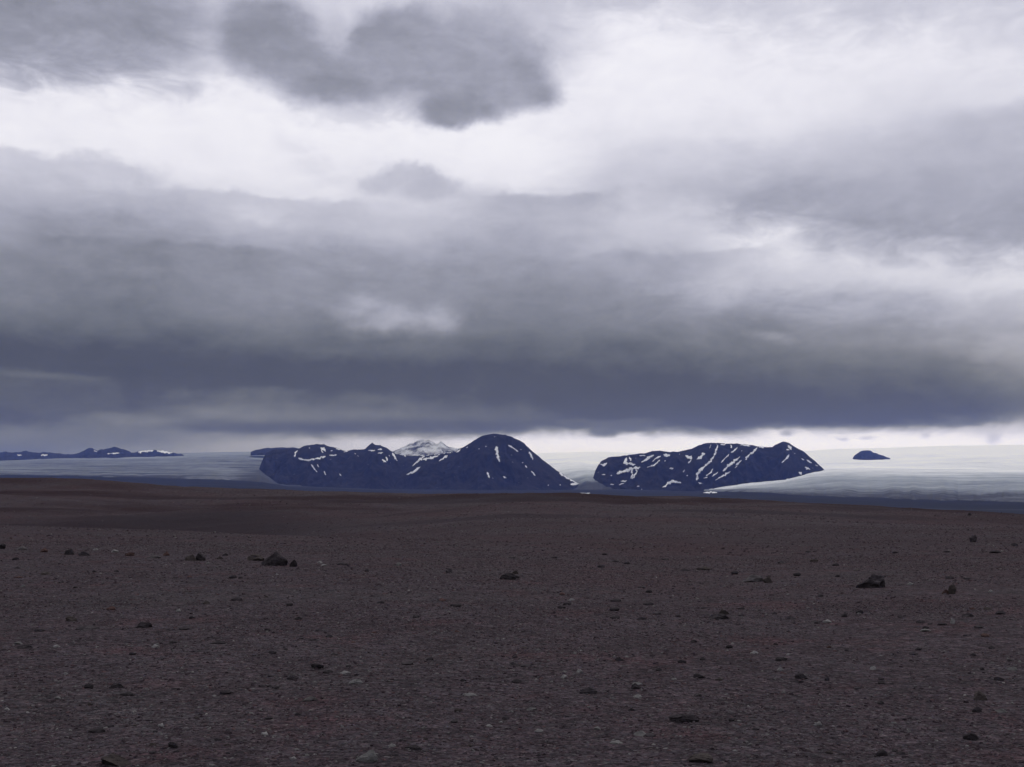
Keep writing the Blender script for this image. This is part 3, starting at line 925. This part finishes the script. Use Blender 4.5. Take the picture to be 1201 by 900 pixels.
snow_on(mB, [
    ([(735, 537), (733, 541), (731, 543.5)], 1.4), ([(731, 543.3), (738, 544), (745, 545.3)], [1.5, 2.2, 0.8]), ([(738, 536), (740, 541)], 1.4),
    ([(723, 556), (730, 554), (737, 551.2), (745, 549.2), (751, 548.6)], [1.2, 2.0, 2.6, 2.0, 0.8]), ([(740, 552), (742, 556), (740, 561.5)], 1.2), ([(745, 550), (747, 553.5)], 1.1),
    ([(748, 552), (744, 558), (741, 562)], 1.0), ([(752, 542.5), (758, 539.5), (763, 536), (767, 534)], [0.6, 1.2, 2.0, 1.4]), ([(765, 541.5), (769, 538), (775, 535)], 0.8),
    ([(759, 548.5), (768, 545.5), (774, 540)], 1.0), ([(778, 533.5), (782, 534.5), (786, 533.8)], [1.2, 2.2, 1.2]), ([(780, 541)], 1.3), ([(785, 550), (790, 549.6)], 1.2),
    ([(801, 554), (803, 551.5)], 1.2), ([(806, 558)], 1.2), ([(777, 572), (784, 567.5), (790, 564.8), (799, 566.6)], [0.9, 1.9, 2.2, 0.9]), ([(750, 534.5), (757, 535)], 0.8),
    ([(706, 557.2), (710, 557)], 0.8), ([(717, 558)], 1.0), ([(728, 565), (735, 564.2)], 0.9), ([(726, 569), (732, 567)], 0.8), ([(716, 568.5), (720, 568.4)], 0.8),
    ([(747, 571), (750, 570.6)], 1.2), ([(722, 574.8)], 0.9), ([(726.6, 574.5)], 0.9), ([(702, 543.5), (708, 546), (712, 543)], [0.8, 1.4, 0.8]),
    ([(804, 534.5), (808, 536.5), (812, 538)], [1.8, 2.6, 1.6]), ([(811, 539.5), (807, 543.5)], 0.8), ([(827, 532.5), (822, 535), (817, 539)], [2.4, 2.8, 0.7]),
    ([(842, 522), (840, 528), (838, 534), (834, 540), (828, 546), (822, 551), (819, 555), (817, 560), (817, 564)], [1.2, 1.3, 1.2, 1.1, 1.3, 1.6, 2.2, 2.2, 1.0]),
    ([(819, 566.2), (823, 567.3)], 1.0), ([(834, 522), (832, 526)], 0.9), ([(855, 533), (850, 538), (846, 543)], 0.8),
    ([(868, 536), (861, 541), (855, 546), (848, 553)], [0.9, 1.4, 2.0, 0.9]), ([(865, 525), (861, 529), (857, 531)], 1.0), ([(857, 521.8), (858, 526)], 1.2),
    ([(845, 521.8), (851, 521.8)], 1.0), ([(870, 540), (866, 543), (863, 546)], 1.0), ([(888, 525), (884, 530), (878, 534), (874, 539.5)], [1.3, 1.4, 1.1, 1.2]),
    ([(868, 522), (880, 523.6)], 0.9), ([(890, 524.6), (896, 525.6)], 0.8), ([(836, 550), (834, 554), (828, 558.5)], 0.9), ([(842, 554), (835, 559)], 1.0),
    ([(857, 553), (850, 557), (839, 563.5)], [0.9, 1.2, 0.6]), ([(924, 522.5), (926, 525), (928, 528)], [1.0, 1.6, 1.0]), ([(922, 527.5), (926, 528)], 0.7),
    ([(925.5, 533.5), (921, 539), (917, 543)], 1.1), ([(932, 532.2)], 0.8), ([(940, 538), (943, 540)], 1.1), ([(946, 539.5), (952, 543.5)], 1.1), ([(956, 545.5), (959, 547)], 0.8),
    ([(944, 548), (950, 551)], 1.4), ([(937, 554), (940, 557)], 1.5), ([(922, 563), (925, 562)], 1.1), ([(870, 529)], 0.8), ([(797, 533)], 0.7), ([(825, 561), (830, 560)], 0.7),
    ([(865, 546.5), (862, 549)], 0.7)])
snow_on(mH, [([(48, 534.5), (56, 534)], 0.8), ([(126, 532.5), (140, 531.8)], 0.7), ([(162, 530.8), (170, 529.4), (180, 529)], 1.3), ([(184, 529.2), (194, 530.4), (202, 531.6)], 1.2), ([(20, 534), (26, 534.4)], 0.6),
             ([(110, 529), (114, 530.5)], 0.5)], lift=8)
snow_on(plain, [([(825, 578.3), (833, 577.7), (841, 578.1)], 0.9), ([(680, 578.8), (686, 579), (692, 578.8)], 0.4)], lift=3)

# ------------------------------------------------------------------ haze
bm = bmesh.new()
bmesh.ops.create_cube(bm, size=1.0)
me = bpy.data.meshes.new('haze')
bm.to_mesh(me); bm.free()
haze = bpy.data.objects.new('haze', me)
C.objects.link(haze)
zlo, zhi = -220.0, 960.0
haze.scale = (70000, 41000, zhi - zlo)
haze.location = (0, 14500, (zhi + zlo) / 2)
hm = bpy.data.materials.new('thin_air')
hm.use_nodes = True
ht = NT(hm.node_tree)
ht.n.clear()
ho = ht.node('ShaderNodeOutputMaterial')
hp = ht.node('ShaderNodeVolumePrincipled')
hp.inputs['Color'].default_value = (0.20, 0.32, 1.0, 1)
hp.inputs['Density'].default_value = 2.0e-5
hp.inputs['Anisotropy'].default_value = 0.0
hp.inputs['Absorption Color'].default_value = (1, 1, 1, 1)
ht.l.new(hp.outputs[0], ho.inputs['Volume'])
me.materials.append(hm)
tag(haze, 'thin blue haze over the far plain and mountains', None, kind='stuff')


# ------------------------------------------------------------------ stones
def stone_mesh(name, seed, w, d, h, sub=3, cuts=9, mat=None, jag=0.10, peak=None):
    r = random.Random(seed)
    bm = bmesh.new()
    bmesh.ops.create_icosphere(bm, subdivisions=sub, radius=1.0)
    planes = []
    for i in range(cuts):
        n = Vector((r.uniform(-1, 1), r.uniform(-1, 1), r.uniform(-0.5, 1))).normalized()
        planes.append((n, r.uniform(0.5, 0.85)))
    if peak is not None:
        for v in bm.verts:
            k = max(0.0, v.co.z)
            v.co.x = v.co.x * (1 - 0.75 * k) + peak * k * 0.8
            v.co.y *= (1 - 0.5 * k)
    ox = r.uniform(0, 99)
    arr = np.array([v.co[:] for v in bm.verts])
    nz = fbm(arr[:, 0] * 1.7 + ox, arr[:, 1] * 1.7 + arr[:, 2] * 2.3 + ox, 4, seed % 40)
    for v, k in zip(bm.verts, nz):
        for n, dd in planes:
            e = v.co.dot(n) - dd
            if e > 0:
                v.co -= n * e
        v.co *= 1 + jag * float(k) * 2
    zs = [v.co.z for v in bm.verts]; xs = [v.co.x for v in bm.verts]; ys = [v.co.y for v in bm.verts]
    zmin, zmax = min(zs), max(zs)
    cut = zmin + (zmax - zmin) * 0.36
    for v in bm.verts:
        v.co.x = (v.co.x - (min(xs) + max(xs)) / 2) / (max(xs) - min(xs)) * w
        v.co.y = (v.co.y - (min(ys) + max(ys)) / 2) / (max(ys) - min(ys)) * d
        v.co.z = (v.co.z - cut) / (zmax - cut) * h
    me = bpy.data.meshes.new(name)
    bm.to_mesh(me); bm.free()
    if mat: me.materials.append(mat)
    return me


MATS = {'g': M_GREY, 'd': M_DARK, 'p': M_PALE, 'r': M_RED, 'b': M_BROWN}
# (px, bottom row, width px, height px, tone, label)
NAMED = [
    (322, 664, 32, 16, 'd', 'largest jagged black boulder of the left row, pointed like a small cone'),
    (344, 665, 9, 8, 'd', 'small black knob of rock touching the right foot of the pointed left boulder'),
    (1022, 690, 35, 15, 'd', 'big blocky dark boulder alone on the right, with a pale cracked right side'),
    (883, 683, 28, 8, 'g', 'low pale grey boulder left of the big blocky one'),
    (901, 684, 12, 8, 'b', 'brown grey stone leaning on the right end of the low pale boulder'),
    (1110, 697, 12, 5, 'r', 'flat rusty stone at the left foot of the small pointed stone on the right'),
    (1117, 697, 9, 11, 'b', 'small pointed brown stone standing right of the big blocky boulder'),
    (598, 680, 24, 7, 'd', 'dark flat boulder lying alone in the middle of the flat'),
    (604, 673.5, 9, 4, 'b', 'small grey stone just behind the lone middle boulder'),
    (1141, 636, 10, 8, 'd', 'dark upright boulder on the far slope at the right edge'),
    (1137, 605, 5, 3, 'd', 'tiny dark boulder on the skyline of the ridge, far right'),
    (224, 658, 14, 7, 'b', 'left half of the lumpy brown boulder pair in the left row'),
    (235, 658, 12, 9, 'd', 'right half of the lumpy brown boulder pair in the left row'),
    (300, 658, 20, 7, 'b', 'low brown boulder just left of the pointed black boulder'),
    (81, 651, 13, 7, 'd', 'dark rounded boulder, left one of two close together in the left row'),
    (99, 652, 14, 5, 'd', 'dark flatter boulder, right one of two close together in the left row'),
    (2, 644, 11, 6, 'd', 'dark boulder cut by the left edge of the view'),
    (25, 645, 13, 4, 'g', 'pale brownish flat stone near the left edge, in the row of boulders'),
    (51, 648, 11, 5, 'r', 'rusty brown low stone left of the two dark rounded boulders'),
    (181, 655, 16, 3, 'g', 'pale thin slab in the left row, before the lumpy brown pair'),
    (152, 652, 12, 4, 'r', 'rusty slanting slab in the left row of boulders'),
    (195, 652, 9, 5, 'r', 'rusty brown stone just left of the lumpy brown pair'),
    (843, 727, 25, 6, 'd', 'long black flat stone on the right middle ground with a grey stone on it'),
    (849, 721, 12, 6, 'b', 'grey brown stone perched behind the long black flat stone'),
    (803, 849, 36, 9, 'd', 'largest dark flat stone in the right foreground, half sunk in gravel'),
    (430, 896, 27, 12, 'p', 'pale pointed stone at the very bottom of the view'),
    (417, 803, 17, 5, 'p', 'pale thin flake of rock lying above the pale pointed stone'),
    (137, 899, 36, 11, 'b', 'grey brown low rock at the bottom left of the view'),
    (690, 815, 21, 7, 'd', 'dark oval stone in the centre right foreground, larger of two near each other'),
    (746, 809, 13, 6, 'd', 'dark stone with a pale stone behind it, right of the dark oval stone'),
    (747, 804, 13, 3, 'p', 'pale thin stone lying just behind a dark stone'),
    (168, 737, 20, 6, 'd', 'dark lens shaped stone in the left middle ground, lowest of a loose trio'),
    (102, 740, 30, 4, 'd', 'long thin black slab in the left middle ground'),
    (84, 729, 13, 5, 'b', 'small brown stone above the long thin black slab'),
    (1150, 822, 16, 10, 'b', 'dark brown lump near the right edge of the foreground'),
    (1146, 836, 13, 6, 'd', 'black stone just below the dark brown lump near the right edge'),
    (1139, 869, 19, 7, 'd', 'black lumpy stone low in the right foreground'),
    (940, 797, 16, 6, 'd', 'black wedge shaped stone right of centre in the foreground'),
    (372, 785, 15, 5, 'd', 'black lens shaped stone left of centre, upper of two'),
    (343, 798, 14, 5, 'd', 'black stone left of centre, lower of two'),
    (136, 808, 22, 5, 'd', 'dark long stone in the left foreground beside a smaller dark stone'),
    (103, 808, 13, 5, 'd', 'smaller dark stone at the left of the dark long stone'),
    (363, 823, 20, 4, 'g', 'greenish grey thin flat stone in the left centre foreground'),
    (1033, 827, 9, 4, 'd', 'small black triangular stone alone in the right foreground'),
    (551, 817, 19, 3, 'p', 'pale thin slab lying alone right of centre in the foreground'),
    (203, 878, 12, 6, 'd', 'small black stone low in the left foreground'),
    (820, 896, 30, 8, 'b', 'brown grey broken slab at the bottom edge, right of centre'),
    (203, 755, 9, 3, 'd', 'tiny black stone right of the dark lens shaped stone'),
]
# the many lesser stones: (px, bottom row, w, h, tone)
LESSER = [
    (47, 741, 13, 3, 'd'), (30, 761, 18, 4, 'd'), (22, 756, 10, 3, 'p'), (150, 817, 20, 4, 'd'), (113, 861, 20, 4, 'd'), (217, 739, 14, 3, 'd'), (225, 726, 7, 3, 'd'), (255, 756, 20, 3, 'd'),
    (265, 815, 14, 4, 'd'), (67, 760, 9, 3, 'p'), (155, 769, 8, 3, 'd'), (350, 727, 8, 3, 'd'), (340, 711, 8, 3, 'd'), (386, 748, 8, 3, 'd'), (366, 752, 10, 2.5, 'd'), (320, 767, 11, 3, 'd'),
    (392, 769, 9, 3, 'd'), (385, 790, 12, 3, 'd'), (311, 807, 12, 3, 'd'), (405, 791, 13, 3, 'p'), (488, 725, 9, 3, 'd'), (446, 708, 9, 3, 'd'), (535, 712, 14, 3, 'd'), (478, 780, 14, 3, 'd'),
    (504, 775, 9, 4, 'd'), (310, 863, 11, 3, 'p'), (485, 880, 22, 4, 'd'), (460, 877, 11, 3, 'p'), (617, 783, 14, 3, 'd'), (606, 801, 12, 3, 'd'), (748, 819, 10, 3, 'p'), (727, 776, 12, 4, 'd'),
    (800, 778, 11, 3, 'd'), (820, 796, 14, 5, 'd'), (818, 817, 10, 3, 'd'), (721, 717, 12, 4, 'd'), (721, 726, 12, 3, 'd'), (760, 710, 13, 3, 'd'), (771, 721, 10, 3, 'd'), (752, 727, 13, 2.5, 'd'),
    (795, 724, 9, 3, 'd'), (665, 710, 12, 3, 'd'), (659, 714, 10, 3, 'd'), (679, 790, 9, 4, 'p'), (662, 796, 8, 4, 'p'), (624, 834, 13, 3, 'p'), (632, 859, 12, 3, 'p'), (751, 864, 17, 5, 'p'),
    (762, 865, 14, 3, 'd'), (722, 873, 16, 3, 'p'), (855, 761, 9, 4, 'd'), (885, 767, 10, 3, 'p'), (814, 754, 8, 3, 'd'), (826, 714, 9, 2, 'd'), (928, 727, 12, 4, 'd'), (908, 721, 7, 3, 'd'),
    (990, 724, 7, 4, 'd'), (1008, 720, 9, 4, 'd'), (1056, 725, 6, 3, 'd'), (957, 732, 13, 3, 'd'), (970, 731, 10, 3, 'p'), (1080, 731, 12, 3, 'd'), (1105, 734, 12, 3, 'd'), (1086, 738, 9, 3, 'd'),
    (1085, 741, 13, 3, 'p'), (1135, 724, 15, 4, 'd'), (1174, 721, 12, 4, 'd'), (1117, 732, 7, 6, 'p'), (1148, 737, 11, 3, 'd'), (1156, 747, 12, 3, 'r'), (1072, 769, 12, 3, 'd'), (1078, 763, 9, 3, 'd'),
    (970, 799, 6, 4, 'd'), (916, 776, 15, 4, 'd'), (915, 787, 8, 4, 'p'), (1024, 786, 7, 4, 'p'), (1172, 799, 12, 4, 'd'), (1188, 787, 11, 4, 'p'), (1174, 837, 15, 4, 'p'), (1034, 888, 14, 6, 'd'),
    (983, 895, 10, 4, 'd'), (1057, 886, 11, 3, 'd'), (1104, 859, 9, 3, 'd'), (960, 852, 8, 4, 'p'), (18, 657, 8, 3, 'd'), (20, 667, 8, 2, 'd'), (54, 674, 13, 3, 'b'), (71, 684, 7, 2, 'd'),
    (22, 678, 13, 2, 'r'), (27, 689, 8, 3, 'p'), (112, 646, 7, 3, 'p'), (135, 648, 10, 3, 'p'), (137, 671, 7, 2, 'd'), (273, 679, 9, 4, 'd'), (277, 705, 14, 4, 'd'), (130, 716, 12, 4, 'r'),
    (209, 718, 8, 3, 'p'), (401, 663, 14, 3, 'd'), (430, 671, 5, 3, 'd'), (467, 664, 8, 4, 'p'), (527, 672, 9, 5, 'd'), (735, 662, 8, 3, 'd'), (753, 690, 10, 2, 'd'), (722, 706, 13, 3, 'd'),
    (709, 651, 7, 2, 'd'), (825, 669, 16, 4, 'b'), (804, 670, 12, 3, 'd'), (862, 674, 9, 4, 'd'), (935, 676, 9, 4, 'd'), (917, 661, 11, 3, 'd'), (955, 659, 11, 3, 'b'), (980, 664, 8, 3, 'd'),
    (948, 648, 6, 2, 'd'), (1114, 679, 10, 3, 'd'), (1134, 680, 8, 2, 'd'), (1190, 641, 8, 4, 'd'), (962, 700, 7, 3, 'd'), (1050, 649, 8, 2, 'd'), (1167, 649, 14, 3, 'd'), (1110, 648, 10, 2, 'd'),
    (1173, 721, 12, 3, 'd'), (1162, 695, 6, 3, 'p'), (720, 659, 12, 2, 'd'), (780, 657, 9, 2, 'd'), (705, 666, 9, 3, 'd'), (650, 655, 8, 2, 'd'), (600, 655, 8, 2, 'd'), (375, 661, 7, 3, 'p'),
    (380, 664, 8, 2, 'p'), (258, 656, 9, 3, 'b'), (264, 652, 7, 3, 'd'), (243, 662, 6, 2, 'p'), (1091, 733, 7, 2, 'd'), (870, 715, 8, 2, 'd'),
]


def put_stone(px, pb, w, h, tone, label, cat, group=None, mesh=None, sub=3, seed=0, peak=None):
    x, y, z = hit(px, pb)
    k = y / FPX
    W_, H_ = w * k, h * k * 1.12
    name = 'boulder' if cat == 'boulder' else 'stone'
    if mesh is None:
        me = stone_mesh(name, seed, W_, W_ * random.uniform(0.55, 0.85), H_, sub=sub, mat=MATS[tone], peak=peak, jag=0.14, cuts=14)
        o = bpy.data.objects.new(name, me)
        C.objects.link(o)
    else:
        o = mesh.copy()
        C.objects.link(o)
        o.scale = (W_, W_ * random.uniform(0.5, 0.9), H_)
        o.rotation_euler = (0, 0, random.uniform(-0.35, 0.35) + random.choice((0, math.pi)))
    yb = y + W_ * 0.3
    o.location = (x * yb / y, yb, float(ground_h(x * yb / y, yb)) - 0.08 * H_)
    tag(o, label, cat, group)
    return o


for i, (px, pb, w, h, tone, label) in enumerate(NAMED):
    big = w >= 20 and pb < 700 or 'boulder' in label
    put_stone(px, pb, w, h, tone, label, 'boulder' if big else 'stone', None, sub=4 if w > 18 else 3, seed=200 + i * 3,
              peak={0: -0.1, 6: 0.2, 25: 0.45}.get(i))

templates = {}
for tone in 'dprb':
    templates[tone] = []
    for k in range(6):
        me = stone_mesh('stone', 500 + k * 7 + ord(tone), 1, 1, 1, sub=2, mat=MATS[tone], jag=0.14)
        templates[tone].append(bpy.data.objects.new('stone', me))
LG = {
    'd': ('small black flattish stone scattered on the brown gravel', 'small black stones scattered on the gravel'),
    'p': ('small pale grey stone chip lying on the brown gravel', 'small pale stone chips on the gravel'),
    'r': ('small rusty brown stone lying on the brown gravel', 'small rusty stones on the gravel'),
    'b': ('small brown grey stone resting on the brown gravel', 'small brown grey stones on the gravel'),
}
extra = []
for i in range(150):
    pb = random.uniform(0, 1) ** 0.8 * 225 + 668
    w = random.uniform(4.5, 9.5)
    extra.append((random.uniform(4, 1197), pb, w, w * random.uniform(0.25, 0.42), random.choices('dprb', (6, 1.6, 0.6, 1.4))[0]))
TONE = {'d': 'black', 'p': 'pale grey', 'r': 'rusty', 'b': 'brown grey'}
for (px, pb, w, h, tone) in LESSER + extra[:300 - len(NAMED) - len(LESSER)]:
    side = 'left' if px < 340 else 'left centre' if px < 600 else 'right centre' if px < 860 else 'right'
    row = 'in the far row of stones' if pb < 672 else 'on the middle gravel' if pb < 745 else 'in the near gravel' if pb < 825 else 'at the bottom of the view'
    size = 'long flat' if w >= 15 else 'small' if w >= 9.5 else 'tiny'
    lab = '%s %s stone %s, %s side' % (size, TONE[tone], row, side) if 'centre' not in side else '%s %s stone %s, just %s of centre' % (size, TONE[tone], row, side.split()[0])
    put_stone(px, pb, w, h, tone, lab, 'stone', LG[tone][1], mesh=random.choice(templates[tone]))
for l_ in templates.values():
    for o in l_:
        bpy.data.objects.remove(o)

# ------------------------------------------------------------------ loose gravel: one mass of instanced pebbles
pc = bpy.data.collections.new('pebble_shapes')
for k in range(8):
    me = stone_mesh('pebble', 900 + k, 1.0, random.uniform(0.6, 0.9), random.uniform(0.35, 0.6), sub=1, cuts=7, mat=M_PEB, jag=0.12)
    pc.objects.link(bpy.data.objects.new('pebble', me))
pts = []; scl = []
# (near, far, count, size lo, size hi)
for d0, d1, n, s0, s1 in ((3.2, 8.5, 95000, 0.009, 0.038), (8.5, 16, 130000, 0.012, 0.046), (16, 34, 130000, 0.020, 0.064), (34, 75, 80000, 0.035, 0.12), (75, 150, 80000, 0.06, 0.20), (150, 262, 80000, 0.09, 0.28)):
    d = np.sqrt(rng.random(n) * (d1 * d1 - d0 * d0) + d0 * d0)
    x = (rng.random(n) * 2 - 1) * (d * 0.56 + 4.0)
    dens = fbm(x / 2.5, d / 2.0, 3, 71) + 0.6 * fbm(x / 14, d / 10, 3, 75)
    keep = rng.random(n) < np.clip(0.62 + dens * 1.1, 0.12, 1) * (1 - 0.85 * sand_band(x, d))
    x, d = x[keep], d[keep]
    z = ground_h(x, d)
    sz_ = s0 + (s1 - s0) * rng.random(len(x)) ** 3.2
    pts.append(np.stack([x, d, z - sz_ * 0.15], 1)); scl.append(sz_)
pts = np.concatenate(pts); scl = np.concatenate(scl)
me = bpy.data.meshes.new('gravel')
me.vertices.add(len(pts))
me.vertices.foreach_set('co', pts.astype(np.float32).ravel())
a = me.attributes.new('scl', 'FLOAT_VECTOR', 'POINT')
sv = np.stack([scl * rng.uniform(0.8, 1.3, len(scl)), scl, scl * rng.uniform(0.5, 1.1, len(scl))], 1)
a.data.foreach_set('vector', sv.astype(np.float32).ravel())
a = me.attributes.new('rot', 'FLOAT_VECTOR', 'POINT')
rv = np.stack([rng.normal(0, 0.22, len(scl)), rng.normal(0, 0.22, len(scl)), rng.uniform(0, 6.283, len(scl))], 1)
a.data.foreach_set('vector', rv.astype(np.float32).ravel())
me.update()
gravel = bpy.data.objects.new('gravel', me)
C.objects.link(gravel)
me.materials.append(M_PEB)
ng = bpy.data.node_groups.new('scatter_pebbles', 'GeometryNodeTree')
ng.interface.new_socket('Geometry', in_out='INPUT', socket_type='NodeSocketGeometry')
ng.interface.new_socket('Geometry', in_out='OUTPUT', socket_type='NodeSocketGeometry')
gi = ng.nodes.new('NodeGroupInput'); go = ng.nodes.new('NodeGroupOutput')
iop = ng.nodes.new('GeometryNodeInstanceOnPoints')
ci = ng.nodes.new('GeometryNodeCollectionInfo')
ci.inputs['Collection'].default_value = pc
ci.inputs['Separate Children'].default_value = True
iop.inputs['Pick Instance'].default_value = True
for nm, sock in (('scl', 'Scale'), ('rot', 'Rotation')):
    na = ng.nodes.new('GeometryNodeInputNamedAttribute')
    na.data_type = 'FLOAT_VECTOR'
    na.inputs['Name'].default_value = nm
    ng.links.new(na.outputs[0], iop.inputs[sock])
ng.links.new(gi.outputs[0], iop.inputs['Points'])
ng.links.new(ci.outputs[0], iop.inputs['Instance'])
ng.links.new(iop.outputs[0], go.inputs[0])
md = gravel.modifiers.new('scatter', 'NODES')
md.node_group = ng
tag(gravel, 'loose dark pebbles and small stones covering the brown desert floor', None, kind='stuff')
print('pebbles', len(pts))
